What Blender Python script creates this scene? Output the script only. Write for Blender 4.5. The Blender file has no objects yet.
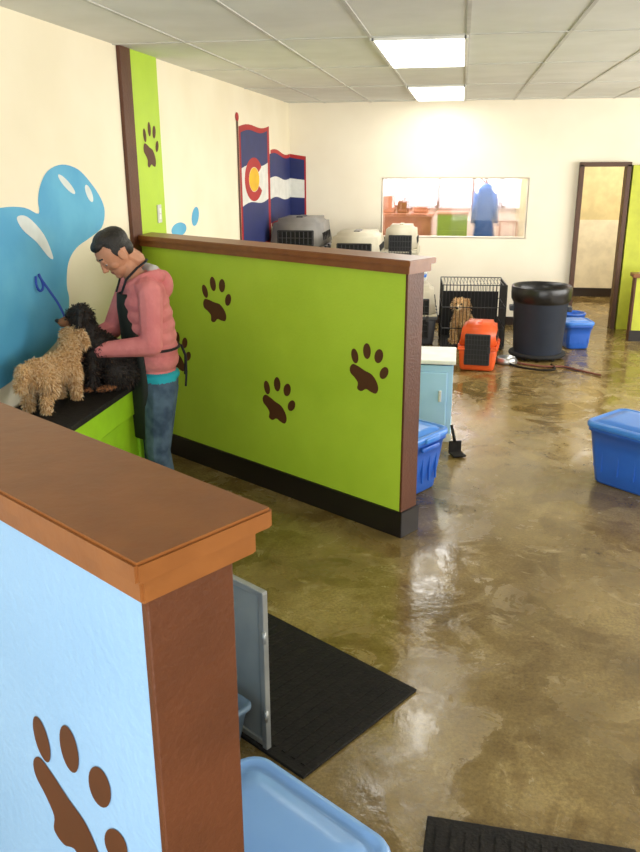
import bpy, bmesh, math, random
import numpy as np
from mathutils import Vector, Matrix, Euler
random.seed(3); np.random.seed(3)
SC=bpy.context.scene
def lin(c):
    return tuple(((v/255)/12.92 if v/255<=.04045 else ((v/255+.055)/1.055)**2.4) for v in c)
MATS={}
def mat(name,c,rough=.6,c2=None,ns=8,nd=3,bump=0,bs=60,metal=0,emit=0,spec=.5,coat=0,alpha=1,trans=0):
    if name in MATS: return MATS[name]
    m=bpy.data.materials.new(name); m.use_nodes=True; nt=m.node_tree; b=nt.nodes['Principled BSDF']
    col=lin(c)+(1,)
    b.inputs['Base Color'].default_value=col; b.inputs['Roughness'].default_value=rough
    b.inputs['Metallic'].default_value=metal; b.inputs['Specular IOR Level'].default_value=spec
    b.inputs['Coat Weight'].default_value=coat; b.inputs['Alpha'].default_value=alpha
    b.inputs['Transmission Weight'].default_value=trans
    if emit: b.inputs['Emission Color'].default_value=col; b.inputs['Emission Strength'].default_value=emit
    tc=nt.nodes.new('ShaderNodeTexCoord')
    if c2 is None: c2=tuple(v*.93 for v in c)
    n=nt.nodes.new('ShaderNodeTexNoise'); n.inputs['Scale'].default_value=ns; n.inputs['Detail'].default_value=nd
    nt.links.new(tc.outputs['Object'],n.inputs['Vector'])
    r=nt.nodes.new('ShaderNodeValToRGB'); r.color_ramp.elements[0].position=.35; r.color_ramp.elements[1].position=.65
    r.color_ramp.elements[0].color=col; r.color_ramp.elements[1].color=lin(c2)+(1,)
    nt.links.new(n.outputs['Fac'],r.inputs['Fac']); nt.links.new(r.outputs['Color'],b.inputs['Base Color'])
    if bump:
        n2=nt.nodes.new('ShaderNodeTexNoise'); n2.inputs['Scale'].default_value=bs; n2.inputs['Detail'].default_value=4
        nt.links.new(tc.outputs['Object'],n2.inputs['Vector'])
        bp=nt.nodes.new('ShaderNodeBump'); bp.inputs['Strength'].default_value=bump; bp.inputs['Distance'].default_value=.01
        nt.links.new(n2.outputs['Fac'],bp.inputs['Height']); nt.links.new(bp.outputs['Normal'],b.inputs['Normal'])
    MATS[name]=m; return m
def link(o): SC.collection.objects.link(o); return o
def empty(name,loc=(0,0,0)):
    e=bpy.data.objects.new(name,None); e.location=loc; e.empty_display_size=.1; return link(e)
def par(o,p):
    if p is not None:
        o.parent=p; o.matrix_parent_inverse=Matrix.Translation(-Vector(p.location))
    return o
def mobj(name,vs,fs,mats,parent=None,idx=None,smooth=False):
    me=bpy.data.meshes.new(name); me.from_pydata([tuple(v) for v in vs],[],fs); me.update()
    if not isinstance(mats,(list,tuple)): mats=[mats]
    for m in mats: me.materials.append(m)
    if idx is not None:
        me.polygons.foreach_set('material_index',idx)
    if smooth: me.polygons.foreach_set('use_smooth',[True]*len(me.polygons))
    return par(link(bpy.data.objects.new(name,me)),parent)
def bmobj(name,bm,mats,parent=None,smooth=False):
    me=bpy.data.meshes.new(name); bm.normal_update(); bm.to_mesh(me); bm.free()
    if not isinstance(mats,(list,tuple)): mats=[mats]
    for m in mats: me.materials.append(m)
    if smooth: me.polygons.foreach_set('use_smooth',[True]*len(me.polygons))
    return par(link(bpy.data.objects.new(name,me)),parent)
class B:
    """mesh builder collecting parts with materials"""
    def __init__(s,M=None): s.bm=bmesh.new(); s.mats=[]; s.M=M or Matrix.Identity(4)
    def mi(s,m):
        if m not in s.mats: s.mats.append(m)
        return s.mats.index(m)
    def add(s,t,m,smooth=False,M=None):
        i=s.mi(m); t.transform(s.M@(M or Matrix.Identity(4)))
        for f in t.faces: f.material_index=i; f.smooth=smooth
        me=bpy.data.meshes.new('t'); t.to_mesh(me); t.free(); s.bm.from_mesh(me); bpy.data.meshes.remove(me)
    def box(s,c,d,m,bev=0,taper=1,rot=0,segs=2):
        t=bmesh.new(); bmesh.ops.create_cube(t,size=1)
        for v in t.verts:
            k=taper if v.co.z<0 else 1
            v.co=Vector((v.co.x*d[0]*k,v.co.y*d[1]*k,v.co.z*d[2]))
        if bev: bmesh.ops.bevel(t,geom=t.edges[:],offset=bev,segments=segs,affect='EDGES',profile=.5)
        s.add(t,m,bev>0 and segs>2,Matrix.Translation(c)@Matrix.Rotation(rot,4,'Z')); return s
    def tube(s,p,q,r,m,n=8):
        p=Vector(p);q=Vector(q);d=q-p
        t=bmesh.new(); bmesh.ops.create_cone(t,cap_ends=True,segments=n,radius1=r,radius2=r,depth=d.length)
        s.add(t,m,n>6,Matrix.Translation((p+q)/2)@d.to_track_quat('Z','Y').to_matrix().to_4x4()); return s
    def path(s,pts,r,m,n=8):
        for a,b in zip(pts[:-1],pts[1:]): s.tube(a,b,r,m,n)
        return s
    def sph(s,c,r,m):
        t=bmesh.new(); bmesh.ops.create_uvsphere(t,u_segments=16,v_segments=10,radius=1)
        if not hasattr(r,'__len__'): r=(r,r,r)
        s.add(t,m,True,Matrix.Translation(c)@Matrix.Diagonal((*r,1))); return s
    def lathe(s,prof,m,c=(0,0,0),n=40):
        t=bmesh.new(); rings=[]
        for r,z in prof:
            rings.append([t.verts.new((c[0]+r*math.cos(2*math.pi*k/n),c[1]+r*math.sin(2*math.pi*k/n),c[2]+z)) for k in range(n)])
        for a,b in zip(rings[:-1],rings[1:]):
            for k in range(n): t.faces.new((a[k],a[(k+1)%n],b[(k+1)%n],b[k]))
        s.add(t,m,True); return s
    def loft(s,rings,m,smooth=True,cap=True):
        t=bmesh.new(); R=[[t.verts.new(p) for p in r] for r in rings]; n=len(R[0])
        for a,b in zip(R[:-1],R[1:]):
            for k in range(n): t.faces.new((a[k],a[(k+1)%n],b[(k+1)%n],b[k]))
        if cap: t.faces.new(R[0][::-1]); t.faces.new(R[-1])
        s.add(t,m,smooth); return s
    def prism(s,pts,z0,z1,m,bev=0):
        t=bmesh.new(); lo=[t.verts.new((x,y,z0)) for x,y in pts]; hi=[t.verts.new((x,y,z1)) for x,y in pts]
        n=len(pts); t.faces.new(hi); t.faces.new(lo[::-1])
        for k in range(n): t.faces.new((lo[k],lo[(k+1)%n],hi[(k+1)%n],hi[k]))
        bmesh.ops.recalc_face_normals(t,faces=t.faces[:])
        if bev: bmesh.ops.bevel(t,geom=t.edges[:],offset=bev,segments=2,affect='EDGES')
        s.add(t,m); return s
    def done(s,name,parent=None):
        o=bmobj(name,s.bm,s.mats,parent); return o
def rrect(L,W,r,z,n=6):
    o=[]
    for cx,cy,a0 in ((L/2-r,W/2-r,0),(-L/2+r,W/2-r,90),(-L/2+r,-W/2+r,180),(L/2-r,-W/2+r,270)):
        for k in range(n+1):
            a=math.radians(a0+90*k/n); o.append((cx+r*math.cos(a),cy+r*math.sin(a),z))
    return o
def catmull(P,k=5):
    n=len(P);o=[]
    for i in range(n):
        a,b,c,d=[np.array(P[(i+j-1)%n],float) for j in range(4)]
        for t in np.arange(k)/k:
            o.append(tuple(.5*((2*b)+(-a+c)*t+(2*a-5*b+4*c-d)*t*t+(-a+3*b-3*c+d)*t**3)))
    return o
def ell(c,a,b,rot=0,n=24):
    return [(c[0]+a*math.cos(t)*math.cos(rot)-b*math.sin(t)*math.sin(rot),c[1]+a*math.cos(t)*math.sin(rot)+b*math.sin(t)*math.cos(rot)) for t in [2*math.pi*k/n for k in range(n)]]
def decal(name,polys,fr,parent=None):
    vs=[];fs=[];idx=[];mats=[]
    for pts,m,l in polys:
        if m not in mats: mats.append(m)
        s=len(vs); vs+= [fr(a,b,l) for a,b in pts]; fs.append(tuple(range(s,s+len(pts)))); idx.append(mats.index(m))
    return mobj(name,vs,fs,mats,parent,idx)

# ---------------------------------------------------------------- constants
XL=-2.06; YB=10.03; ZC=2.566; XR=4.4; YF=-2.6; ZH=1.459
U=Vector((.839,-.545,0)); N=Vector((.545,.839,0))
def UN(u,n,z=0): p=U*u+N*n; return Vector((p.x,p.y,z))
MUN=Matrix(((U.x,N.x,0,0),(U.y,N.y,0,0),(0,0,1,0),(0,0,0,1)))

# ---------------------------------------------------------------- materials
m_cream=mat('wall_cream_paint',(240,231,206),.75,(235,225,198),2,bump=.1,bs=90)
m_back=mat('wall_back_paint',(243,235,216),.7,(239,230,210),2,bump=.1,bs=90)
m_ceil=mat('ceiling_tile',(226,227,221),.9,(217,218,211),3,bump=.2,bs=120)
m_grid=mat('ceiling_grid_metal',(204,204,197),.6)
m_lime=mat('lime_green_paint',(178,210,56),.5,(170,203,50),3,bump=.15,bs=70)
m_bluew=mat('light_blue_paint',(142,184,228),.5,(136,179,224),3,bump=.18,bs=60)
m_brown=mat('dark_brown_paint',(90,48,24),.5,(80,42,20),6,bump=.25,bs=70)
m_cap=mat('cap_brown_paint',(134,82,38),.38,(124,74,33),14,bump=.08,bs=40)
m_paw=mat('paw_brown_paint',(84,44,16),.6)
m_black=mat('black_rubber',(22,20,18),.75,(30,27,24),30,bump=.4,bs=80,spec=.25)
m_blk2=mat('black_baseboard_vinyl',(26,20,18),.4)
m_mural=mat('mural_blue_paint',(96,178,214),.6,(78,162,206),4)
m_muralL=mat('mural_pale_paint',(226,234,232),.6)
m_white=mat('white_paint',(232,232,226),.5)
m_navy=mat('flag_navy_paint',(32,44,104),.6)
m_red=mat('flag_red_paint',(178,30,34),.6)
m_yel=mat('flag_yellow_paint',(240,190,30),.6)
m_dframe=mat('door_frame_wood',(84,54,36),.5)
def floor_mat():
    m=bpy.data.materials.new('wet_sealed_concrete'); m.use_nodes=True; nt=m.node_tree; b=nt.nodes['Principled BSDF']
    L=nt.links.new; nn=nt.nodes.new
    tc=nn('ShaderNodeTexCoord')
    def noise(s,d=4,r=.6,dist=0):
        n=nn('ShaderNodeTexNoise'); n.inputs['Scale'].default_value=s; n.inputs['Detail'].default_value=d; n.inputs['Roughness'].default_value=r
        n.inputs['Distortion'].default_value=dist
        L(tc.outputs['Object'],n.inputs['Vector']); return n.outputs['Fac']
    def ramp(f,st):
        r=nn('ShaderNodeValToRGB'); e=r.color_ramp.elements
        e[0].position,e[0].color=st[0][0],st[0][1]; e[1].position,e[1].color=st[-1][0],st[-1][1]
        for p,c in st[1:-1]:
            k=e.new(p); k.color=c
        L(f,r.inputs['Fac']); return r.outputs['Color']
    def mix(a,bb,f,mode='MIX'):
        x=nn('ShaderNodeMix'); x.data_type='RGBA'; x.blend_type=mode
        if isinstance(f,(int,float)): x.inputs[0].default_value=f
        else: L(f,x.inputs[0])
        L(a,x.inputs[6]); L(bb,x.inputs[7]); return x.outputs[2]
    g=lambda v:(v,v,v,1)
    c1=ramp(noise(1.3,7,.68,.4),[(.3,lin((100,82,44))+(1,)),(.48,lin((128,108,64))+(1,)),(.58,lin((142,122,76))+(1,)),(.72,lin((170,148,102))+(1,))])
    c2=ramp(noise(70,5,.75),[(.35,g(.30)),(.65,g(.70))])
    c=mix(c1,c2,.7,'OVERLAY')
    c3=ramp(noise(6,7,.75,.8),[(.46,g(1)),(.56,(.86,.82,.74,1)),(.72,(.64,.59,.48,1))])
    c=mix(c,c3,.85,'MULTIPLY')
    wet=ramp(noise(2.2,6,.62,1.4),[(.50,g(0)),(.56,g(1))])
    c=mix(c,ramp(noise(20),[(0,(.70,.66,.58,1)),(1,(.78,.74,.66,1))]),wet,'MULTIPLY')
    c4=ramp(noise(3.7,6,.7,1.2),[(.60,g(0)),(.68,g(.5))])
    c=mix(c,ramp(noise(20),[(0,lin((182,164,122))+(1,)),(1,lin((192,176,138))+(1,))]),c4)
    # small drips and paw-sized water spots
    v=nn('ShaderNodeTexVoronoi'); v.inputs['Scale'].default_value=7; L(tc.outputs['Object'],v.inputs['Vector'])
    sp=ramp(v.outputs['Distance'],[(.10,g(1)),(.16,g(0))])
    msk=ramp(noise(1.1,3,.5),[(.52,g(0)),(.56,g(1))])
    spots=mix(g_in:=sp,msk,1.0,'MULTIPLY')
    c=mix(c,ramp(noise(20),[(0,(.62,.57,.48,1)),(1,(.70,.64,.54,1))]),spots,'MULTIPLY')
    L(c,b.inputs['Base Color'])
    rr=ramp(noise(3.4,6,.65,.6),[(.40,g(.13)),(.50,g(.24)),(.64,g(.38))])
    rr=mix(rr,ramp(noise(9),[(0,g(.04)),(1,g(.09))]),wet)
    L(rr,b.inputs['Roughness'])
    b.inputs['Specular IOR Level'].default_value=.7
    bp=nn('ShaderNodeBump'); bp.inputs['Strength'].default_value=.16; bp.inputs['Distance'].default_value=.01
    L(noise(14,6,.65),bp.inputs['Height']); L(bp.outputs['Normal'],b.inputs['Normal'])
    return m
m_floor=floor_mat()

# ---------------------------------------------------------------- room shell
YH=12.5
b=B(); b.box(((XL+XR)/2,(YF+YH+.3)/2,-.05),(XR-XL+.6,YH-YF+1.0,.1),m_floor); b.done('floor')
b=B(); b.box(((XL+XR)/2,(YF+YB)/2,ZC+.05),(XR-XL+.2,YB-YF+.2,.1),m_ceil)
gx=[-.543+.54*k for k in range(-2,10)]
for x in gx: b.box((x,(YF+YB)/2,ZC-.002),(.02,YB-YF,.006),m_grid)
for y in [.1,1.7,3.3,4.92,6.37,7.97,9.75]: b.box(((XL+XR)/2,y,ZC-.002),(XR-XL,.02,.007),m_grid)
b.done('ceiling')
b=B(); b.box((XL-.06,(YF+YB)/2,ZC/2),(.12,YB-YF+.24,ZC),m_cream); b.done('wall_left')
b=B(); b.box((XR+.06,(YF+YB)/2,ZC/2),(.12,YB-YF+.24,ZC),m_back); b.done('wall_right')
W1,W2,WZ1,WZ2=-.934,.766,1.04,1.718; D1,D2,DZ=1.341,1.85,1.868
b=B(); T=.12; yc=YB+T/2
def wb(x1,x2,z1,z2): b.box(((x1+x2)/2,yc,(z1+z2)/2),(x2-x1,T,z2-z1),m_back)
wb(XL-.1,W1,0,ZC); wb(W1,W2,0,WZ1); wb(W1,W2,WZ2,ZC); wb(W2,D1,0,ZC); wb(D1,D2,DZ,ZC); wb(D2,XR+.1,0,ZC)
b.done('wall_back')
b=B(); yf=YF-.06
def wf(x1,x2,z1,z2): b.box(((x1+x2)/2,yf,(z1+z2)/2),(x2-x1,.12,z2-z1),m_back)
wf(XL-.1,XL+.5,0,ZC); wf(XL+.5,XR-.5,0,.3); wf(XL+.5,XR-.5,2.4,ZC); wf(XR-.5,XR+.1,0,ZC); wf(1.0,1.2,.3,2.4)
b.done('wall_front')
m_bb=mat('baseboard_dark_vinyl',(40,28,24),.4)
b=B(); b.box((-.36,YB-.006,.05),(D1-XL-.06,.012,.1),m_bb); b.box(((D2+XR)/2+.03,YB-.006,.05),(XR-D2-.08,.012,.1),m_bb); b.done('baseboard_back')
b=B(); b.box((XL+.006,(5.3+YB)/2,.05),(.012,YB-5.3,.1),m_bb); b.done('baseboard_left')
b=B()
for x in (D1,D2): b.box((x,YB-.002,DZ/2),(.05,.17,DZ),m_dframe,.004)
b.box(((D1+D2)/2,YB-.002,DZ),(D2-D1+.05,.17,.05),m_dframe,.004); b.done('trim_door')
m_hallu=mat('hall_upper_paint',(222,206,158),.7); m_halll=mat('hall_lower_panel',(240,232,210),.6)
b=B(); b.box((1.9,YH,1.78),(2.2,.1,1.36),m_hallu); b.box((1.9,YH-.004,.55),(2.2,.1,1.1),m_halll); b.box((1.9,YH-.06,.06),(2.2,.02,.13),m_bb); b.done('wall_hall')
b=B(); b.box((.99,(YH+YB)/2+.1,1.22),(.1,YH-YB-.1,2.44),m_hallu); b.box((2.9,(YH+YB)/2+.1,1.22),(.1,YH-YB-.1,2.44),m_hallu); b.done('wall_hall_side')
b=B(); b.box((1.95,(YH+YB)/2+.1,2.49),(2.1,YH-YB,.1),m_ceil); b.done('ceiling_hall')
m_glass=mat('window_glass',(235,245,245),.02,trans=1,alpha=.35)
wp=empty('window_1',((W1+W2)/2,YB+.05,1.38))
b=B(); b.box(((W1+W2)/2,YB+.06,(WZ1+WZ2)/2),(W2-W1,.008,WZ2-WZ1),m_glass); b.done('glass_pane',wp)
m_wf=mat('window_frame_paint',(236,228,208),.5)
b=B()
for z in (WZ1,WZ2): b.box(((W1+W2)/2,YB+.055,z),(W2-W1+.02,.11,.014),m_wf)
for x in (W1,W2): b.box((x,YB+.055,(WZ1+WZ2)/2),(.014,.11,WZ2-WZ1),m_wf)
b.done('frame',wp)
m_adj=mat('added_room_paint',(244,226,216),.7); m_wood=mat('counter_wood',(196,134,104),.5,(172,110,80),6)  # room and furniture added behind the pane in place of its storefront reflection
b=B(); b.box((-.15,12.6,1.3),(2.3,.1,2.6),m_adj); b.box((-1.25,11.4,1.3),(.08,2.3,2.6),m_adj); b.box((-.15,11.4,2.62),(2.3,2.5,.06),m_adj); b.done('wall_added_room')
m_refl=mat('reflected_daylight_glow',(244,238,250),.5,emit=2.2)  # glowing panes standing in for the bright window reflected in the glass
m_mull=mat('reflected_mullion',(150,120,110),.5)
b=B()
for x0,x1 in ((-1.1,-.85),(-.80,-.35),(-.30,.15),(.20,.55),(.60,.95)): b.box(((x0+x1)/2,12.54,1.62),(x1-x0,.02,.66),m_refl)
for x in (-.825,-.325,.175,.575): b.box((x,12.53,1.62),(.05,.04,.7),m_mull)
for z in (1.27,1.78): b.box((-.12,12.53,z),(2.1,.04,.035),m_mull)
b.done('storefront_reflection')
b=B(); b.box((-.75,11.9,.6),(.72,.5,1.18),m_wood,.01); b.box((-.75,11.9,1.2),(.78,.56,.03),m_wood,.008)
b.box((-1.0,11.88,1.34),(.16,.2,.24),m_wood,.01); b.box((-.80,11.9,1.30),(.16,.2,.17),m_cap,.01); b.box((-.55,11.9,1.27),(.2,.2,.1),m_wood,.01); b.done('reception_counter')
m_grnbox=mat('green_cabinet_paint',(150,186,70),.5)
b=B(); b.box((-.10,11.4,.62),(.40,.38,1.24),m_grnbox,.01); b.box((-.10,11.4,1.25),(.43,.41,.03),m_wood,.005)
for z in (.3,.6,.9): b.box((-.10,11.2,z),(.34,.012,.26),m_grnbox,.006)
b.done('green_drawer_cabinet')
m_coat=mat('blue_coat_cloth',(60,110,190),.8,(48,92,170),12)
b=B()
b.tube((.33,11.7,0),(.33,11.7,1.72),.018,m_wood)
for k in range(4):
    a=k*math.pi/2; b.tube((.33,11.7,.02),(.33+.2*math.cos(a),11.7+.2*math.sin(a),.015),.016,m_wood); b.tube((.33,11.7,1.62),(.33+.09*math.cos(a),11.7+.09*math.sin(a),1.70),.01,m_wood)
b.loft([[(.33+x,11.66+y,z) for x,y,z in rrect(w_,d_,.03,z_)] for w_,d_,z_ in ((.10,.08,1.62),(.20,.12,1.56),(.24,.14,1.40),(.22,.13,1.2),(.28,.15,.95),(.30,.16,.80))],m_coat)
for k in (-1,1): b.loft([[(.33+k*(.12+t)+x,11.62+y,z) for x,y,z in rrect(.07,.07,.02,zz)] for t,zz in ((0,1.50),(.02,1.3),(.03,1.1))],m_coat)
b.done('added_coat_stand')  # coat added in place of the blue figure reflected in the pane
b=B()
for x in (.52,.74):
    b.tube((x,11.2,0),(x,11.2,1.15),.012,m_wood)
b.tube((.52,11.2,1.15),(.74,11.2,1.15),.012,m_wood); b.tube((.52,11.2,.9),(.74,11.2,.9),.012,m_wood); b.box((.63,11.35,.7),(.24,.3,.03),m_wood)
for x in (.52,.74): b.tube((x,11.5,0),(x,11.5,.7),.014,m_wood)
b.done('wooden_high_chair')

# ceiling lights
m_lamp=mat('fluorescent_diffuser',(255,253,246),.4,emit=10)
for i,(y1,y2) in enumerate([(4.93,6.36),(7.98,9.74)]):
    b=B(); x1,x2=-.535,-.012
    b.box(((x1+x2)/2,(y1+y2)/2,ZC-.006),(x2-x1,y2-y1-.03,.012),m_lamp)
    for x in (x1,x2): b.box((x,(y1+y2)/2,ZC-.01),(.02,y2-y1,.02),m_white)
    for y in (y1+.01,y2-.01): b.box(((x1+x2)/2,y,ZC-.01),(x2-x1,.02,.02),m_white)
    b.done('ceiling_light')

# ---------------------------------------------------------------- partitions
def partition(name,u1,n1,n2,mface,base,capn1,capn2,capu):
    def uw(n): return (XL+.002-n*N.x)/U.x
    e=empty(name,UN(u1,n1))
    b=B(MUN)
    b.prism([(u1-.012,n1),(u1-.012,n2),(uw(n2),n2),(uw(n1),n1)],0,ZH-.05,mface); b.done('painted_body',e)
    b=B(MUN); b.box((u1-.006,(n1+n2)/2,(ZH-.05)/2),(.014,n2-n1+.004,ZH-.05),m_brown,.003); b.done('brown_end_panel',e)
    b=B(MUN); b.prism([(capu,capn1),(capu,capn2),(uw(capn2),capn2),(uw(capn1),capn1)],ZH-.03,ZH,m_cap,.004)
    d=.016
    b.prism([(capu-d,capn1+d),(capu-d,capn2-d),(uw(capn2-d),capn2-d),(uw(capn1+d),capn1+d)],ZH-.068,ZH-.028,m_cap,.004); b.done('wood_cap',e)
    if base:
        b=B(MUN); b.prism([(u1+.012,n1-.014),(u1+.012,n2+.014),(uw(n2+.014),n2+.014),(uw(n1-.014),n1-.014)],0,.145,m_blk2,.003); b.done('black_base',e)
    return e
pg=partition('green_half_wall',-2.326,3.155,3.285,m_lime,True,3.11,3.33,-2.285)
pb=partition('blue_half_wall',-.765,.51,.65,m_bluew,True,.469,.691,-.722)
b=B(); b.box((XL+.012,(4.96+5.12)/2,ZC/2),(.024,.16,ZC),m_brown,.002); b.box((XL+.010,(5.12+5.58)/2,ZC/2),(.02,.46,ZC),m_lime,.002); b.done('wall_pilaster')
b=B(); b.box((XL+.024,5.45,1.57),(.008,.075,.12),m_grid,.003); b.box((XL+.029,5.45,1.59),(.004,.03,.03),m_white); b.box((XL+.029,5.45,1.55),(.004,.03,.03),m_white); b.done('wall_outlet')

# paw prints
PADP=[(-.13,-.02),(-.105,.003),(-.065,-.008),(-.02,-.03),(.03,-.05),(.062,-.09),(.07,-.13),(.05,-.158),(.012,-.15),(-.02,-.137),(-.055,-.152),(-.085,-.14),(-.078,-.105),(-.1,-.075),(-.128,-.05)]
TOES=[(-.087,.05,.026,.043,.12),(.005,.082,.028,.045,-.1),(.088,.058,.029,.042,-.45),(.118,-.035,.026,.040,-.7)]
def paw(cu,cz,s,fr,rot=0):
    def R(p): return (cu+s*(p[0]*math.cos(rot)-p[1]*math.sin(rot)),cz+s*(p[0]*math.sin(rot)+p[1]*math.cos(rot)))
    polys=[([R(p) for p in catmull(PADP,4)],m_paw,1)]
    for a,c,ra,rb,t in TOES: polys.append(([R(p) for p in ell((a,c),ra,rb,t)],m_paw,1))
    return decal('paw_print',polys,fr)
fg=lambda a,c,l:UN(a,3.155-.0015*l,c)
fb=lambda a,c,l:UN(a,.51-.0015*l,c)
paw(-3.76,1.13,.96,fg,.25); paw(-2.57,.90,.92,fg,.1); paw(-3.24,.60,.96,fg,.05); paw(-4.16,.75,.9,fg)
paw(-1.02,.93,1.0,fb)
fl=lambda a,c,l:Vector((XL+.0015*l,a,c))
fp=lambda a,c,l:Vector((XL+.020+.0015*l,a,c))
paw(5.37,2.03,1.0,fp,.1)
foot=[(3.2,1.68),(3.49,1.71),(3.70,1.70),(3.83,1.665),(3.84,1.73),(3.88,1.80),(3.97,1.865),(4.13,1.895),(4.31,1.87),(4.45,1.80),(4.57,1.71),(4.61,1.63),(4.55,1.545),(4.38,1.50),(4.20,1.46),(4.09,1.39),(4.05,1.28),(4.06,1.20),(4.0,1.08),(3.84,1.0),(3.59,.95),(3.30,.91),(2.9,.9),(2.6,1.0),(2.5,1.3),(2.7,1.55)]
polys=[(catmull(foot,4),m_mural,1)]
polys+=[(ell((4.16,1.795),.10,.022,-.5),m_muralL,2),(catmull([(3.62,1.66),(3.72,1.655),(3.86,1.56),(3.93,1.44),(3.88,1.45),(3.78,1.53),(3.66,1.60)],4),m_muralL,2),(ell((4.42,1.74),.06,.03,-.8),m_muralL,2)]
decal('footprint_mural',polys,fl)
decal('water_drop_mural',[(ell((5.9,1.43),.17,.05,0),m_mural,1),(ell((6.3,1.5),.10,.065,.4),m_mural,1)],fl)
def band(x0,x1,za0,za1,zb0,zb1,wav=.02,n=10):
    top=[(x0+(x1-x0)*t/n, za0+(zb0-za0)*t/n+wav*math.sin(6.3*t/n)) for t in range(n+1)]
    bot=[(x0+(x1-x0)*t/n, za1+(zb1-za1)*t/n+wav*math.sin(6.3*t/n)) for t in range(n+1)]
    return top+bot[::-1]
FP=[(band(7.7,8.95,2.22,1.10,2.27,1.05),m_red,1),(band(9.0,YB-.003,2.03,1.22,2.0,1.2),m_red,1),
 (band(7.76,8.85,2.17,1.85,2.22,1.9),m_navy,2),(band(7.76,8.85,1.85,1.5,1.9,1.53),m_white,2),(band(7.76,8.85,1.5,1.14,1.53,1.1),m_navy,2),
 (band(8.95,YB-.003,1.99,1.74,1.96,1.72),m_navy,2),(band(8.95,YB-.003,1.74,1.52,1.72,1.5),m_white,2),(band(8.95,YB-.003,1.52,1.26,1.5,1.24),m_navy,2)]
cc=(8.24,1.74)
ring=[(cc[0]+.38*math.cos(t),cc[1]+.21*math.sin(t)) for t in np.linspace(.6,5.7,24)]+[(cc[0]+.22*math.cos(t),cc[1]+.12*math.sin(t)) for t in np.linspace(5.7,.6,24)]
FP+=[(ring,m_red,3),(ell(cc,.21,.115),m_yel,3),([(7.62,1.0),(7.68,1.0),(7.68,2.27),(7.62,2.27)],m_paw,3),(ell((7.65,2.3),.06,.04),m_red,3)]
decal('flag_mural',FP,fl)
fbk=lambda a,c,l:Vector((a,YB-.0015*l,c))
decal('flag_mural',[(band(XL+.003,-1.86,2.0,1.2,1.97,1.27,.0),m_red,1),(band(XL+.003,-1.88,1.96,1.72,1.93,1.70,0),m_navy,2),(band(XL+.003,-1.88,1.72,1.5,1.70,1.49,0),m_white,2),(band(XL+.003,-1.88,1.5,1.24,1.49,1.3,0),m_navy,2)],fbk)
m_ylime=mat('yellow_lime_paint',(196,202,62),.5)
b=B(); b.box((1.99,YB-.05,.93),(.2,.1,1.86),m_ylime,.003); b.done('green_column')
b=B(); b.box((2.5,9.32,.35),(1.15,.12,.7),m_ylime); b.box((1.915,9.32,.35),(.02,.125,.7),m_brown); b.box((2.48,9.32,.72),(1.2,.18,.04),m_cap,.004); b.box((2.5,9.32,.06),(1.18,.14,.12),m_blk2); b.done('low_green_partition')

# ---------------------------------------------------------------- floor items
def mat_obj(name,c,du,dn,M):
    b=B(M); b.box((c[0],c[1],.006),(du,dn,.012),m_black,.003)
    n=int(du/.045)
    for k in range(n):
        b.box((c[0]-du/2+.04+k*(du-.08)/(n-1),c[1],.0135),(.018,dn-.08,.004),m_black)
    return b.done(name)
m1u=(-.07*.839-2.61*.545); m1n=(-.07*.545+2.61*.839)
mat_obj('rubber_floor_mat',(m1u-.42,m1n-.32),.84,.62,MUN)
mat_obj('rubber_floor_mat',(.19,1.675),.6,.62,Matrix.Rotation(-.05,4,'Z'))

def tote(name,c,rot,L,W,H,mb,ml):
    M=Matrix.Translation((c[0],c[1],0))@Matrix.Rotation(rot,4,'Z')
    e=empty(name,(c[0],c[1],0))
    b=B(M); r=.05; k0=.86
    l,w=L-.03,W-.03
    rings=[rrect(l*k0-.02,w*k0-.02,r,.002),rrect(l*k0,w*k0,r,.014)]
    rings+=[rrect(l*(k0+(1-k0)*t),w*(k0+(1-k0)*t),r,.014+(H-.08)*t) for t in (.33,.66,1)]
    rings+=[rrect(L-.006,W-.006,r+.008,H-.064),rrect(L-.004,W-.004,r+.008,H-.035),rrect(l,w,r,H-.034)]
    b.loft(rings,mb)
    for s in (-1,1):
        for j in range(4): b.box((s*(L/2-.032),(j-1.5)*W*.17,H*.5),(.014,.010,H*.6),mb,.004)
        for j in range(5): b.box(((j-2)*L*.16,s*(W/2-.032),H*.5),(.010,.014,H*.6),mb,.004)
        b.box((s*(L/2-.004),0,H-.085),(.022,W*.42,.03),mb,.008,segs=3)
    b.done('bin_body',e)
    b=B(M)
    b.loft([rrect(L+.006,W+.006,r+.012,H-.042),rrect(L+.014,W+.014,r+.016,H-.034),rrect(L+.014,W+.014,r+.016,H-.018),rrect(L+.002,W+.002,r+.012,H-.006),
            rrect(L-.03,W-.03,r,H-.004),rrect(L-.045,W-.045,r-.004,H-.014),rrect(L-.075,W-.075,r-.01,H-.014),rrect(L-.095,W-.095,r-.012,H-.001),rrect(L-.20,W-.20,.03,H+.001)],ml)
    for s in (-1,1):
        b.box((s*(L/2+.006),0,H-.030),(.028,W*.34,.034),ml,.008,segs=3)
    b.done('bin_lid',e)
    return e
m_tb=mat('blue_plastic',(44,100,196),.35,(40,92,186),4); m_tl=mat('blue_plastic_lid',(66,130,216),.32,(60,122,208),4)
m_tpb=mat('pale_blue_plastic',(96,142,204),.35); m_tpl=mat('pale_blue_plastic_lid',(124,168,220),.3,(118,162,216),4)
rU=math.atan2(-.545,.839)
c=UN(-2.85,3.72); tote('plastic_storage_tote',(c.x,c.y),rU,.62,.40,.39,m_tb,m_tl)
d=Vector((.75,-.66)); cx=.83+.33*.75+.2*.66; cy=4.91-.33*.66+.2*.75
tote('plastic_storage_tote',(cx,cy),math.atan2(-.66,.75),.68,.42,.40,m_tb,m_tl)
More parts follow.
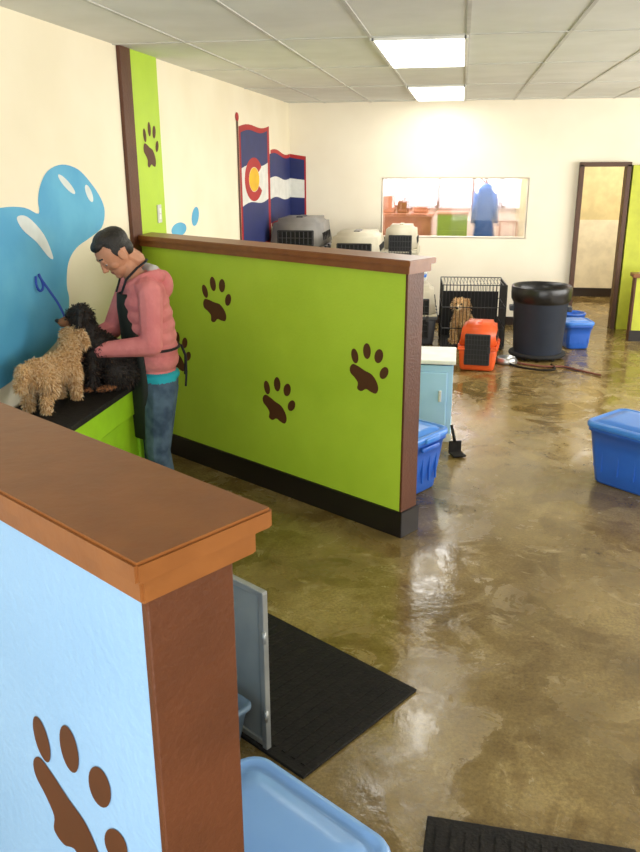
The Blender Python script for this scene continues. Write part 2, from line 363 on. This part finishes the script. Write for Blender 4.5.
P=Vector((-.465,1.72)); c=P+Vector((U.x,U.y))*.24-Vector((N.x,N.y))*.23
tote('plastic_storage_tote',(c.x,c.y),rU,.48,.44,.425,m_tpb,m_tpl)
tote('plastic_storage_tote',(1.28,8.85),.2,.30,.3,.3,m_tb,m_tl)

b=B(); m_cab=mat('cabinet_pale_blue',(160,200,228),.5,(150,192,222),4)
x0,x1,y0,y1,h=-.62,.02,5.50,5.95,.58
b.box(((x0+x1)/2,(y0+y1)/2,h/2-.01),(x1-x0-.03,y1-y0-.03,h-.03),m_cab,.004)
b.box(((x0+x1)/2,(y0+y1)/2,h-.0),(x1-x0,y1-y0,.03),m_white,.006)
b.box(((x0+x1)/2,y0+.01,.30),(x1-x0-.1,.015,.42),m_cab,.01); b.box((x1-.10,y0,.34),(.02,.03,.08),m_grid,.004)
b.box(((x0+x1)/2,(y0+y1)/2,.03),(x1-x0-.02,y1-y0-.02,.06),m_white)
b.done('painted_cabinet')
b=B(Matrix.Translation((.06,5.22,0))@Matrix.Rotation(.4,4,'Z')); b.box((0,0,.015),(.09,.09,.012),m_black,.003); b.box((0,.05,.05),(.09,.012,.09),m_black,.003); b.tube((0,.05,.08),(-.02,.08,.2),.010,m_black)
b.done('black_floor_piece')  # small black plate with upright and rod, object unidentified
m_met=mat('galvanized_steel',(176,180,178),.4,(150,154,154),6,metal=.5)
m_metp=mat('grey_sheet_metal',(150,156,154),.5,(132,140,142),5,metal=.2)
m_tray=mat('blue_grey_plastic',(104,128,150),.45)
gu=(-.56*.839-2.2*.545); gn=(-.56*.545+2.2*.839)
e=empty('steel_kennel_gate',UN(gu-.3,gn))
b=B(MUN)
for du in (0,-.6): b.box((gu+du,gn,.305),(.022,.022,.60),m_met,.003)
for z in (.03,.60): b.box((gu-.3,gn,z),(.62,.022,.022),m_met,.003)
b.box((gu-.3,gn,.315),(.58,.006,.55),m_metp)
for z in (.15,.45): b.tube((gu+.014,gn-.012,z-.02),(gu+.014,gn-.012,z+.02),.007,m_met)
b.done('frame_panel',e)
b=B(MUN); b.loft([[(x+gu-.27,y+gn-.15,z) for x,y,z in rrect(.5*k,.20*k,.03,zz)] for k,zz in ((.85,.002),(1,.19),(1.06,.195),(1.06,.21),(1,.21),(.96,.18))],m_tray); b.done('water_tray',e)

# grooming table
e=empty('grooming_table',(-1.84,3.45,0))
m_tub=mat('lime_plastic_panel',(160,214,36),.4)
b=B(); b.box((-1.84,3.47,.785),(.40,1.06,.03),m_black,.006); b.done('rubber_top',e)
b=B(); b.box((-1.84,3.47,.70),(.37,1.02,.14),m_tub,.008); b.box((-1.84,3.47,.35),(.34,.98,.62),m_tub,.01)
for x in (-2.0,-1.68):
    for y in (3.0,3.94): b.box((x,y,.35),(.05,.05,.70),m_tub,.006)
b.done('green_base',e)

# pet carriers
m_cg=mat('carrier_grey_plastic',(142,138,134),.5,(130,127,124),8); m_cd=mat('carrier_dark_plastic',(70,72,78),.5)
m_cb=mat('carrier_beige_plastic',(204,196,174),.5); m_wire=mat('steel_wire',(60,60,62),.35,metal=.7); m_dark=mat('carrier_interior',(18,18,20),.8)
m_or=mat('orange_plastic',(226,90,36),.4)
def carrier(c,rot,W,L,H,m1,m2,name='pet_carrier'):
    M=Matrix.Translation(c)@Matrix.Rotation(rot,4,'Z')
    e=empty(name,c)
    b=B(M); b.box((0,0,H*.25),(W*.98,L*.98,H*.48),m2,H*.07,taper=.9,segs=3)
    t=bmesh.new(); bmesh.ops.create_cube(t,size=1)
    for v in t.verts:
        k=.82 if v.co.z>0 else .98
        v.co=Vector((v.co.x*W*k,v.co.y*L*(k+.06 if k<.9 else k),v.co.z*H*.48))
    bmesh.ops.bevel(t,geom=t.edges[:],offset=H*.07,segments=3,affect='EDGES')
    b.add(t,m1,True,Matrix.Translation((0,0,H*.74)))
    b.box((0,0,H*.49),(W*1.02,L*1.02,H*.05),m2,.006); b.box((0,0,H*.53),(W*1.0,L*1.0,H*.03),m1,.004)
    b.box((0,0,H*.985),(W*.12,L*.34,H*.04),m2,.006)
    for s in (-1,1):
        for k in range(5):
            b.box((s*W*.452,(k-2)*L*.13,H*.70),(.02,L*.07,H*.12),m_dark,.003)
        for k in range(3): b.box((s*W*.50,(k-1)*L*.3,H*.5),(.02,.03,H*.12),m2,.004)
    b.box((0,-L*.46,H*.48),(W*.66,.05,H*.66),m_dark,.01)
    b.done('shell',e)
    b=B(M)
    y=-L*.50-.004
    for k in range(9):
        x=-W*.31+k*W*.62/8; b.tube((x,y,H*.17),(x,y,H*.8),.004,m_wire,6)
    for k in range(7):
        z=H*.17+k*H*.63/6; b.tube((-W*.31,y,z),(W*.31,y,z),.004,m_wire,6)
    b.box((W*.30,y,H*.48),(.03,.02,.06),m_wire,.004)
    b.done('wire_door',e)
    return e
carrier((-1.72,9.0,0),0,.60,.8,.66,m_cg,m_cd); carrier((-1.72,9.0,.665),0,.60,.8,.68,m_cg,m_cd)
carrier((-1.08,8.9,0),0,.56,.76,.62,m_cb,m_cd); carrier((-1.08,8.9,.625),0,.56,.76,.58,m_cb,m_cg)
carrier((-.46,8.95,0),.05,.50,.7,.64,m_cb,m_cd); carrier((-.66,9.65,.0),0,.5,.5,.62,m_cg,m_cd); carrier((-.66,9.65,.625),0,.4,.5,.60,m_cb,m_cb)
carrier((.24,7.80,0),-.1,.36,.45,.45,m_or,m_or)
m_bowl=mat('stainless_bowl',(190,192,190),.3,metal=.8)
m_whp=mat('white_plastic',(232,232,226),.4)
b=B(); b.lathe([(0,0),(.035,0),(.038,.01),(.038,.12),(.014,.16),(.014,.19),(0,.19)],m_tl,(-.40,8.78,.66)); b.box((-.40,8.76,.66+.2),(.025,.07,.03),m_whp,.006); b.done('spray_bottle')
b=B(); b.lathe([(0,0),(.035,0),(.038,.01),(.038,.14),(.016,.17),(.016,.2),(0,.2)],m_whp,(-.56,8.85,.66)); b.done('shampoo_bottle')
b=B()
for k,mm in enumerate((m_whp,m_tl,m_whp)): b.box((-.46,9.05,.68+.035*k),(.26,.2,.034),mm,.014,segs=3)
b.done('folded_towels')
b=B(); b.lathe([(0,.004),(.10,.0),(.12,.01),(.09,.055),(.085,.06),(.075,.03),(0,.02)],m_bowl,(.52,8.02,0)); b.done('dog_bowl')
b=B(); b.lathe([(0,0),(.12,0),(.145,.26),(.153,.265),(.153,.28),(.135,.28),(.12,.03),(0,.03)],m_tb,(1.30,9.40,0)); b.done('blue_bucket')

e=empty('wire_dog_crate',(.17,8.88,0))
MC=Matrix.Translation((.17,8.88,0))@Matrix.Rotation(.06,4,'Z')
b=B(MC); W,L,H=.66,.62,.68
for sx in (-1,1):
    for sy in (-1,1): b.tube((sx*W/2,sy*L/2,.01),(sx*W/2,sy*L/2,H),.006,m_wire,6)
for z in (.02,H*.33,H*.66,H):
    b.path([(-W/2,-L/2,z),(W/2,-L/2,z),(W/2,L/2,z),(-W/2,L/2,z),(-W/2,-L/2,z)],.005,m_wire,6)
for k in range(19):
    x=-W/2+k*W/18
    for y in (-L/2,L/2): b.tube((x,y,.01),(x,y,H),.0032,m_wire,5)
    b.tube((x,-L/2,H),(x,L/2,H),.0032,m_wire,5)
for k in range(15):
    y=-L/2+k*L/14
    for x in (-W/2,W/2): b.tube((x,y,.01),(x,y,H),.0032,m_wire,5)
b.done('wire_cage',e)
m_tan=mat('tan_blanket',(150,120,96),.9)
b=B(MC); b.box((0,0,.02),(W-.02,L-.02,.025),m_dark,.006); b.box((.12,.18,.10),(.36,.2,.14),m_tan,.05,segs=4); b.box((0,L/2-.02,.28),(W-.04,.015,.5),m_bag if False else m_dark,.004); b.done('tray_and_blanket',e)

# trash can
tc_=(.84,8.33,0); e=empty('trash_can',tc_)
m_can=mat('trash_can_plastic',(46,54,68),.5,(40,48,62),5); m_bag=mat('black_bag_film',(18,18,20),.3,bump=.2,bs=25)
b=B(); R=.285
b.lathe([(0,.03),(R*.80,.03),(R*.82,.05),(R*.84,.06),(R*.95,.60),(R*.99,.61),(R*.99,.64)],m_can,tc_)
b.done('can_body',e)
b=B(); b.lathe([(R*.85,.2),(R*.9,.66),(R*.97,.725),(R*1.01,.73),(R*1.035,.715),(R*1.04,.66),(R*1.025,.60),(R*.97,.57)],m_bag,tc_); b.lathe([(0,.25),(R*.85,.2)],m_bag,tc_); b.done('bag_liner',e)
b=B(); b.box((tc_[0]-.28,tc_[1],.50),(.05,.12,.05),m_can,.01); b.box((tc_[0]+.28,tc_[1],.50),(.05,.12,.05),m_can,.01)
b.lathe([(R*.6,.03),(R*.98,.03),(R*1.0,.045),(R*.98,.06),(R*.8,.065)],m_dark,tc_)
for k in range(5):
    a=k*2*math.pi/5+.3; b.sph((tc_[0]+R*.85*math.cos(a),tc_[1]+R*.85*math.sin(a),.022),.022,m_dark)
b.done('handles_and_dolly',e)
def spl(cu,pts):
    sp=cu.splines.new('NURBS'); sp.points.add(len(pts)-1)
    for p,q in zip(sp.points,pts): p.co=(*q,1)
    sp.use_endpoint_u=True; sp.order_u=3
cu=bpy.data.curves.new('hose_curve','CURVE'); cu.dimensions='3D'; cu.bevel_depth=.010; cu.bevel_resolution=3
spl(cu,[(.56,8.1,.012),(.60,7.98,.012),(.75,7.9,.012),(.9,7.85,.012),(1.05,7.9,.012),(1.15,7.8,.012),(1.28,7.66,.012),(1.36,7.6,.012)])
cu.materials.append(mat('hose_rubber',(120,66,50),.5)); link(bpy.data.objects.new('garden_hose',cu))
cu=bpy.data.curves.new('hose_curve2','CURVE'); cu.dimensions='3D'; cu.bevel_depth=.010
spl(cu,[(.54,8.2,.012),(.50,8.0,.012),(.62,7.80,.012),(.85,7.70,.012),(1.0,7.76,.012),(.95,7.95,.012)])
cu.materials.append(m_black); link(bpy.data.objects.new('garden_hose',cu))

# ---------------------------------------------------------------- organic builder
def organic(name,prims,voxel,matmap,parent=None,smooth=4,relabel=None):
    bm=bmesh.new()
    for p in prims:
        t=bmesh.new()
        if p[0]=='c':
            for q,r in ((p[1],p[3]),(p[2],p[4])):
                s=bmesh.new(); bmesh.ops.create_icosphere(s,subdivisions=2,radius=r)
                for v in s.verts: t.verts.new(v.co+Vector(q))
                s.free()
            bmesh.ops.convex_hull(t,input=t.verts[:])
            junk=[v for v in t.verts if not v.link_faces]
            bmesh.ops.delete(t,geom=junk,context='VERTS')
        else:
            bmesh.ops.create_icosphere(t,subdivisions=3,radius=1)
            M=Matrix.Translation(p[1])@p[3].to_4x4()@Matrix.Diagonal((*p[2],1)); t.transform(M)
        bmesh.ops.recalc_face_normals(t,faces=t.faces[:])
        me=bpy.data.meshes.new('t'); t.to_mesh(me); t.free(); bm.from_mesh(me); bpy.data.meshes.remove(me)
    me=bpy.data.meshes.new(name); bm.to_mesh(me); bm.free()
    o=link(bpy.data.objects.new(name,me))
    r=o.modifiers.new('r','REMESH'); r.mode='VOXEL'; r.voxel_size=voxel
    s=o.modifiers.new('s','SMOOTH'); s.iterations=smooth; s.factor=.5
    dg=bpy.context.evaluated_depsgraph_get(); nm=bpy.data.meshes.new_from_object(o.evaluated_get(dg))
    o.modifiers.clear(); o.data=nm; nm.name=name
    n=len(nm.polygons); C=np.empty(n*3); nm.polygons.foreach_get('center',C); C=C.reshape(-1,3)
    best=np.full(n,1e9); lab=np.zeros(n,int); labels=list(matmap.keys())
    for p in prims:
        if p[0]=='c':
            a=np.array(p[1]);bb=np.array(p[2]); ab=bb-a; t=np.clip((C-a)@ab/max(ab@ab,1e-9),0,1)
            d=np.linalg.norm(C-(a+t[:,None]*ab),axis=1)-(p[3]+(p[4]-p[3])*t)
        else:
            Rm=np.array(p[3]); q=(C-np.array(p[1]))@Rm; rr=np.array(p[2]); d=(np.linalg.norm(q/rr,axis=1)-1)*rr.min()
        li=labels.index(p[-1]); k=d<best; best[k]=d[k]; lab[k]=li
    if relabel: lab=relabel(C,lab,labels)
    nm.materials.clear()
    for l in labels: nm.materials.append(matmap[l])
    nm.polygons.foreach_set('material_index',lab.astype(np.int32)); nm.polygons.foreach_set('use_smooth',[True]*n); nm.update()
    par(o,parent); return o
def fur(name,src,count,length,mats,labels_idx,parent,width=.004,droop=.6,seed=1):
    rng=np.random.default_rng(seed); me=src.data; n=len(me.polygons)
    C=np.empty(n*3);me.polygons.foreach_get('center',C);C=C.reshape(-1,3)
    Nn=np.empty(n*3);me.polygons.foreach_get('normal',Nn);Nn=Nn.reshape(-1,3)
    A=np.empty(n);me.polygons.foreach_get('area',A); mi=np.empty(n,np.int32);me.polygons.foreach_get('material_index',mi)
    w=A*np.isin(mi,labels_idx); w/=w.sum(); pick=rng.choice(n,count,p=w)
    vs=[];fs=[];idx=[]
    for k,i in enumerate(pick):
        c=C[i]+rng.normal(0,.004,3); nr=Nn[i]; L=length*rng.uniform(.6,1.2)
        d=nr+rng.normal(0,.28,3); d/=np.linalg.norm(d)
        s=np.cross(d,rng.normal(0,1,3)); s/=np.linalg.norm(s); s*=width*.5
        p1=c+d*L*.5+np.array([0,0,-droop*.25*L]); p2=c+d*L*.85+np.array([0,0,-droop*L])
        b0=len(vs); vs+=[c-s-d*.004,c+s-d*.004,p1+s*.8,p1-s*.8,p2]; fs+=[(b0,b0+1,b0+2,b0+3),(b0+3,b0+2,b0+4)]
        m=rng.integers(0,len(mats)); idx+=[m,m]
    return mobj(name,vs,fs,mats,parent,idx)
m_skin=mat('skin',(200,142,110),.5,(192,134,102),20)
m_hair=mat('black_hair',(20,17,15),.5,(32,28,25),60,bump=.5,bs=120)
m_pink=mat('pink_hoodie_fleece',(226,140,140),.9,(212,122,124),9,bump=.8,bs=22)
m_lining=mat('grey_hood_lining',(196,192,188),.85,(180,176,174),30)
m_tee=mat('turquoise_shirt',(30,170,190),.8); m_jean=mat('blue_denim',(50,70,94),.85,(84,106,130),14,bump=.8,bs=25)
m_shoe=mat('dark_shoe_leather',(34,30,28),.5); m_apr=mat('dark_apron_cloth',(26,34,28),.7); m_blkc=mat('black_cloth',(22,22,26),.8,(30,30,34),20)
m_eye=mat('eye_dark',(20,14,10),.2); m_lip=mat('lip',(170,98,84),.5)
def hand(w,d,nrm,lab,mirror=1,curl=.5,s=.92):
    w=Vector(w); d=Vector(d).normalized(); nrm=(Vector(nrm)-d*Vector(nrm).dot(d)).normalized(); sd=nrm.cross(d)*mirror
    P=[]
    for i in range(4):
        k=w+(d*(.078 if i in(1,2) else .072)+sd*(i-1.5)*.0205)*s
        P.append(('c',w+sd*(i-1.5)*.010*s,k,.016*s,.0115*s,lab))
        q=k; a=0; ln=[(.036,.024,.020),(.041,.028,.021),(.038,.026,.020),(.029,.020,.018)][i]
        sp=sd*(i-1.5)*.10
        for j,l in enumerate(ln):
            a+=curl*(.8,1.1,.8)[j]; dd=(d*math.cos(a)+nrm*math.sin(a)+sp).normalized()
            q2=q+dd*l*s; P.append(('c',q,q2,(.0092-.0009*j)*s,(.0085-.0009*j)*s,lab)); q=q2
    t=w+d*.022*s-sd*.024*s; t1=t+(d*.55-sd*.65+nrm*.35).normalized()*.036*s; t2=t1+(d*.8-sd*.2+nrm*.5).normalized()*.028*s
    P+=[('c',w,t,.016*s,.015*s,lab),('c',t,t1,.014*s,.011*s,lab),('c',t1,t2,.0105*s,.009*s,lab)]
    return P
def rot_from(fwd,up=(0,0,1)):
    x=Vector(fwd).normalized(); y=Vector(up).cross(x).normalized(); z=x.cross(y); return Matrix((x,y,z)).transposed()
# ================= MAN
mp=Vector((-1.57,3.98,0)); F=Vector((-.80,-.60,0)).normalized(); Lf=Vector((-F.y,F.x,0))
def ML(f,l,z): return mp+F*f+Lf*l+Vector((0,0,z))
Rb=rot_from(F)
e=empty('man',mp)
P=[]
P+=[('e',ML(.0,0,.80),(.120,.160,.12),Rb,'jean')]
P+=[('e',ML(f_,0,z_),(a_,b_,.09),Rb,'pink') for f_,z_,a_,b_ in ((0,.92,.130,.168),(.003,.98,.132,.168),(.006,1.04,.132,.168),(.012,1.10,.132,.170),(.02,1.16,.130,.174),(.028,1.22,.124,.178),(.03,1.27,.108,.172))]
P+=[('c',ML(.04,.12,1.295),ML(.04,-.12,1.295),.066,.066,'pink'),('e',ML(.025,0,1.32),(.075,.11,.055),Rb,'pink')]
for s in (1,-1):
    P+=[('c',ML(.0,.085*s,.78),ML(.04,.10*s,.43),.098,.068,'jean'),('c',ML(.04,.10*s,.43),ML(-.01,.11*s,.10),.068,.055,'jean'),
        ('e',ML(.03,.11*s,.045),(.125,.045,.04),Rb,'shoe'),('c',ML(-.01,.11*s,.10),ML(-.01,.11*s,.05),.045,.042,'shoe')]
sh=ML(.04,.160,1.285); el=ML(.065,.215,1.03); wr=ML(.30,.10,1.01)
P+=[('c',sh,el,.064,.054,'pink'),('c',el,wr,.056,.040,'pink'),('c',wr-F*.02,wr+F*.005,.044,.044,'pink')]
P+=[('c',wr,ML(.33,.092,1.008),.027,.026,'skin')]
P+=hand(ML(.325,.092,1.008),F*.9-Lf*.3-Vector((0,0,.25)),-Lf*.8-Vector((0,0,.6)),'skin',-1,.42)
sh=ML(.06,-.160,1.28); el=ML(.16,-.2,1.05); wr=ML(.33,-.10,1.03)
P+=[('c',sh,el,.064,.054,'pink'),('c',el,wr,.054,.040,'pink')]
P+=hand(ML(.350,-.095,1.028),F*.9+Lf*.3-Vector((0,0,.3)),Lf*.7-Vector((0,0,.7)),'skin',1,.42)
P+=[('c',ML(.05,0,1.33),ML(.11,0,1.41),.054,.050,'skin')]
for s in (1,-1):
    P+=[('c',ML(-.055,.0,1.345),ML(-.03,.075*s,1.355),.038,.036,'pink'),('c',ML(-.03,.075*s,1.355),ML(.05,.085*s,1.35),.036,.026,'pink'),('c',ML(.05,.085*s,1.35),ML(.125,.03*s,1.305),.026,.016,'pink')]
    P+=[('c',ML(-.035,.0,1.375),ML(-.010,.06*s,1.385),.028,.026,'lining')]
P+=[('e',ML(-.080,0,1.30),(.045,.085,.075),Rb,'pink')]
P+=[('e',ML(.0,0,.835),(.130,.166,.05),Rb,'tee')]
def rl(C,lab,labels):
    loc=(C-np.array(mp)); f=loc@np.array(F); l=loc@np.array(Lf); z=C[:,2]
    tors=(lab==labels.index('pink'))|(lab==labels.index('jean'))|(lab==labels.index('tee'))
    core=tors&(np.abs(l)<.2)&(f<.17)
    lab[core&(z<.86)&(z>.815)]=labels.index('tee')
    lab[core&(z<=.815)]=labels.index('jean'); lab[core&(z>=.86)]=labels.index('pink')
    return lab
organic('body',P,.005,{'skin':m_skin,'pink':m_pink,'jean':m_jean,'tee':m_tee,'shoe':m_shoe,'lining':m_lining},e,4,rl)
def head(parent,hc,hf,s,skin=m_skin):
    Rh=rot_from(hf)
    def H(x,y,z): return Vector(hc)+Rh@Vector((x*s,y*s,z*s))
    def r3(*a): return tuple(v*s for v in a)
    P=[('e',H(0,0,.02),r3(.092,.074,.088),Rh,'skin'),('e',H(.014,0,.0),r3(.080,.068,.082),Rh,'skin'),('e',H(.034,0,-.058),r3(.050,.050,.052),Rh,'skin'),('e',H(.064,0,-.088),r3(.020,.024,.018),Rh,'skin'),
       ('c',H(.090,0,.012),H(.106,0,-.024),.007*s,.0095*s,'skin'),('c',H(.096,.009,-.030),H(.096,-.009,-.030),.0075*s,.0075*s,'skin'),
       ('c',H(.082,.03,.026),H(.082,-.03,.026),.009*s,.009*s,'skin'),('e',H(.050,.040,-.02),r3(.028,.020,.025),Rh,'skin'),('e',H(.050,-.040,-.02),r3(.028,.020,.025),Rh,'skin'),
       ('c',H(.080,.015,-.056),H(.080,-.015,-.056),.006*s,.006*s,'lip'),('c',H(.078,.012,-.065),H(.078,-.012,-.065),.0065*s,.0065*s,'lip'),
       ('c',H(-.03,0,-.04),H(-.045,0,-.10),.050*s,.050*s,'skin')]
    P+=[('e',H(-.022,0,.045),r3(.086,.078,.074),Rh,'hair'),('e',H(-.045,0,.0),r3(.050,.067,.065),Rh,'hair'),('e',H(.030,0,.086),r3(.050,.050,.028),Rh,'hair'),('e',H(.0,0,.085),r3(.06,.06,.042),Rh,'hair')]
    for k in (1,-1):
        P+=[('e',H(.0,.074*k,-.012),r3(.018,.009,.030),Rh,'skin')]
        P+=[('c',H(.088,.015*k,.036),H(.078,.038*k,.037),.0045*s,.0035*s,'hair')]
        P+=[('e',H(.004,.066*k,.024),r3(.026,.010,.034),Rh,'hair')]
    organic('head',P,.003,{'skin':skin,'hair':m_hair,'lip':m_lip},parent,3)
    b=B(); m_w=mat('eye_white',(225,220,215),.3)
    for k in (1,-1):
        b.sph(H(.075,.030*k,.004),.0100*s,m_w); b.sph(H(.0820,.030*k,.0),.0055*s,m_eye)
        b.sph(H(.0765,.030*k,.0090),(.0110*s,.0120*s,.0082*s),skin)
    b.done('eyes',parent)
hf=(F*math.cos(.74)+Lf*.1+Vector((0,0,-math.sin(.74)))).normalized()
head(e,ML(.158,0,1.475),hf,1.02)
def sheet(name,rows,m,parent,th=.004):
    vs=[];fs=[]; nc=len(rows[0])
    for r in rows: vs+=list(r)
    for i in range(len(rows)-1):
        for j in range(nc-1): fs.append((i*nc+j,i*nc+j+1,(i+1)*nc+j+1,(i+1)*nc+j))
    o=mobj(name,vs,fs,m,parent,smooth=True); s=o.modifiers.new('s','SOLIDIFY'); s.thickness=th; return o
rows=[]
for z,off,w in ((1.27,.162,.07),(1.2,.166,.08),(1.1,.158,.10),(1.0,.152,.12),(.9,.146,.13),(.8,.140,.13),(.7,.14,.13),(.6,.135,.12),(.5,.13,.12)):
    rows.append([ML(off-.04*(abs(t)**2.2)*1.6,w*t,z) for t in np.linspace(-1,1,9)])
sheet('apron',rows,m_apr,e,.006)
b=B()
def ringpts(z,fr,lr,fo,a0,a1,n=16): return [ML(fo+fr*math.cos(t),lr*math.sin(t),z) for t in np.linspace(a0,a1,n)]
b.path(ringpts(.985,.138,.174,.004,.75,2*math.pi-.75,28),.007,m_blkc,6)
b.path([ML(-.135,.06,.985),ML(-.155,.07,.93),ML(-.15,.08,.84),ML(-.145,.07,.76)],.006,m_blkc,6)
b.path([ML(-.135,.05,.985),ML(-.16,.04,.92),ML(-.15,.05,.82)],.005,m_blkc,6)
b.path([ML(.158,.05,1.27),ML(.13,.062,1.345),ML(.07,.064,1.40),ML(.02,.04,1.425),ML(.0,0,1.43),ML(.02,-.04,1.425),ML(.13,-.06,1.34),ML(.158,-.05,1.27)],.006,m_blkc,6)
b.done('apron_straps',e)
# ================= DOGS
m_fur=mat('tan_fur',(232,194,142),.9,(216,174,120),25); m_fur2=mat('cream_fur',(246,222,184),.9,(236,206,162),25); m_fur3=mat('brown_fur',(196,148,96),.9)
m_bf=mat('black_fur',(24,21,20),.7,(36,30,28),25); m_bf2=mat('dark_brown_fur',(58,40,28),.8); m_bt=mat('rust_fur',(150,96,58),.8); m_nose=mat('black_nose',(16,14,14),.3)
def dog(name,pos,heading,s,sit=False,furn=9000,furl=.04,mats=None,look=0,fmats=None):
    mats=mats or [m_fur,m_fur2,m_fur3]; fmats=fmats or [m_fur,m_fur2,m_fur3,m_fur,m_fur2]
    Fd=Vector((math.cos(heading),math.sin(heading),0)); Ld=Vector((-Fd.y,Fd.x,0)); p0=Vector(pos)
    def D(f,l,z): return p0+(Fd*f+Ld*l+Vector((0,0,z)))*s
    R=rot_from(Fd); r=lambda *a: tuple(v*s for v in a)
    e=empty(name,p0); P=[]
    if not sit:
        P+=[('e',D(.11,0,.185),r(.085,.060,.078),R,'f'),('e',D(0,0,.195),r(.12,.054,.058),R,'f'),('e',D(-.12,0,.195),r(.080,.058,.066),R,'f'),
            ('c',D(.15,0,.22),D(.20,0,.285),.050*s,.042*s,'f')]
        for k in (1,-1):
            P+=[('c',D(.12,.045*k,.16),D(.115,.048*k,.08),.034*s,.022*s,'f'),('c',D(.115,.048*k,.08),D(.125,.048*k,.018),.021*s,.019*s,'f'),('e',D(.138,.048*k,.014),r(.028,.02,.014),R,'m'),
                ('c',D(-.12,.045*k,.17),D(-.085,.05*k,.115),.05*s,.033*s,'f'),('c',D(-.085,.05*k,.115),D(-.145,.05*k,.07),.028*s,.019*s,'f'),('c',D(-.145,.05*k,.07),D(-.14,.05*k,.018),.019*s,.018*s,'f'),('e',D(-.125,.05*k,.014),r(.028,.02,.014),R,'m')]
        P+=[('c',D(-.18,0,.225),D(-.225,0,.235),.022*s,.02*s,'f'),('c',D(-.225,0,.235),D(-.255,0,.16),.024*s,.018*s,'f')]
        hc=(.225,.30)
    else:
        P+=[('c',D(.06,0,.2),D(-.05,0,.1),.075*s,.09*s,'f'),('c',D(.07,0,.22),D(.09,0,.29),.055*s,.045*s,'f')]
        for k in (1,-1):
            P+=[('c',D(.09,.045*k,.17),D(.10,.045*k,.02),.03*s,.02*s,'f'),('e',D(.115,.045*k,.014),r(.028,.02,.014),R,'e'),
                ('e',D(-.03,.07*k,.07),r(.08,.04,.065),R,'f'),('e',D(.05,.08*k,.016),r(.05,.022,.016),R,'e')]
        P+=[('c',D(-.12,0,.05),D(-.2,.05,.02),.02*s,.015*s,'f')]
        hc=(.11,.33)
    x,z=hc; hb=D(x,0,z)
    Hf=(Fd*math.cos(look)+Ld*math.sin(look)); Hl=Vector((-Hf.y,Hf.x,0)); RH=rot_from(Hf)
    def Hd(f,l,zz): return hb+(Hf*f+Hl*l+Vector((0,0,zz)))*s
    P+=[('e',Hd(0,0,0),r(.056,.050,.050),RH,'f'),('c',Hd(.03,0,-.012),Hd(.075,0,-.025),.030*s,.020*s,'m')]
    P+=[('e',Hd(.095,0,-.016),r(.012,.013,.010),RH,'n')]
    for k in (1,-1): P+=[('c',Hd(-.01,.046*k,.03),Hd(-.005,.066*k,-.03),.018*s,.013*s,'e2')]
    mm={'f':mats[0],'m':mats[1],'n':m_nose,'e':mats[2],'e2':mats[2] if mats[2]!=m_bt else mats[0]}
    o=organic('body',P,.005,mm,e,3)
    b=B()
    for k in (1,-1): b.sph(Hd(.050,.022*k,.010),.0085*s,m_eye)
    b.done('eyes',e)
    if furn: fur('coat',o,furn,furl*s,fmats,[0,3,4],e,.005*s)
    return e
dog('tan_dog',(-1.865,3.43,.80),math.atan2(.35,.04),.96,furn=18000,furl=.020)
dog('black_dog',(-1.745,3.80,.80),math.radians(-135),1.15,sit=True,furn=6000,furl=.018,mats=[m_bf,m_bt,m_bt],fmats=[m_bf,m_bf,m_bf2],look=-.5)
dog('tan_dog',(.10,8.80,.034),-1.9,1.3,sit=True,furn=8000,furl=.022)
cu=bpy.data.curves.new('leash_curve','CURVE'); cu.dimensions='3D'; cu.bevel_depth=.006
spl(cu,[(XL+.01,3.75,1.37),(XL+.05,3.76,1.30),(-1.97,3.78,1.22),(-1.92,3.74,1.14),(-1.86,3.70,1.06),(-1.84,3.68,1.04)])
spl(cu,[(XL+.01,3.72,1.37),(XL+.015,3.70,1.33),(XL+.02,3.73,1.29),(XL+.03,3.76,1.32),(XL+.01,3.75,1.38)])
cu.materials.append(mat('blue_nylon',(30,70,170),.6)); link(bpy.data.objects.new('leash',cu))

# ---------------------------------------------------------------- lights
def area(name,loc,rot,sx,sy,p,c=(1,1,1)):
    l=bpy.data.lights.new(name,'AREA'); l.shape='RECTANGLE'; l.size=sx; l.size_y=sy; l.energy=p; l.color=c
    o=link(bpy.data.objects.new(name,l)); o.location=loc; o.rotation_euler=rot; return o
area('storefront_daylight',(1.2,YF+.05,1.4),(math.radians(90),0,0),5.2,2.0,240,(1,.985,.955))
area('side_window_daylight',(XR-.05,6.0,1.5),(math.radians(90),0,math.radians(90)),5.5,1.8,255,(1,.985,.955))
area('hall_fill',(2.1,11.4,2.4),(0,0,0),.5,.5,38,(1,.95,.85))  # unseen lamp added to brighten the hall
area('added_room_fill',(-.2,11.6,2.5),(0,0,0),1,1,60,(1,.97,.95))  # unseen lamp added to brighten the room behind the pane
w=bpy.data.worlds.new('World'); SC.world=w; w.use_nodes=True
w.node_tree.nodes['Background'].inputs['Color'].default_value=(.95,.97,1,1); w.node_tree.nodes['Background'].inputs['Strength'].default_value=1.0
try: SC.view_settings.view_transform='Standard'
except Exception as ex: print(ex)
c=bpy.data.cameras.new('camera'); co=link(bpy.data.objects.new('camera',c)); SC.camera=co
co.location=(0,0,1.9); co.rotation_mode='QUATERNION'
co.rotation_quaternion=(Matrix.Rotation(.168,4,'Z')@Matrix.Rotation(math.pi/2-.316,4,'X')@Matrix.Rotation(-.004,4,'Z')).to_quaternion()
c.sensor_fit='VERTICAL'; c.sensor_height=24; c.lens=805.9/852*24; c.clip_start=.02
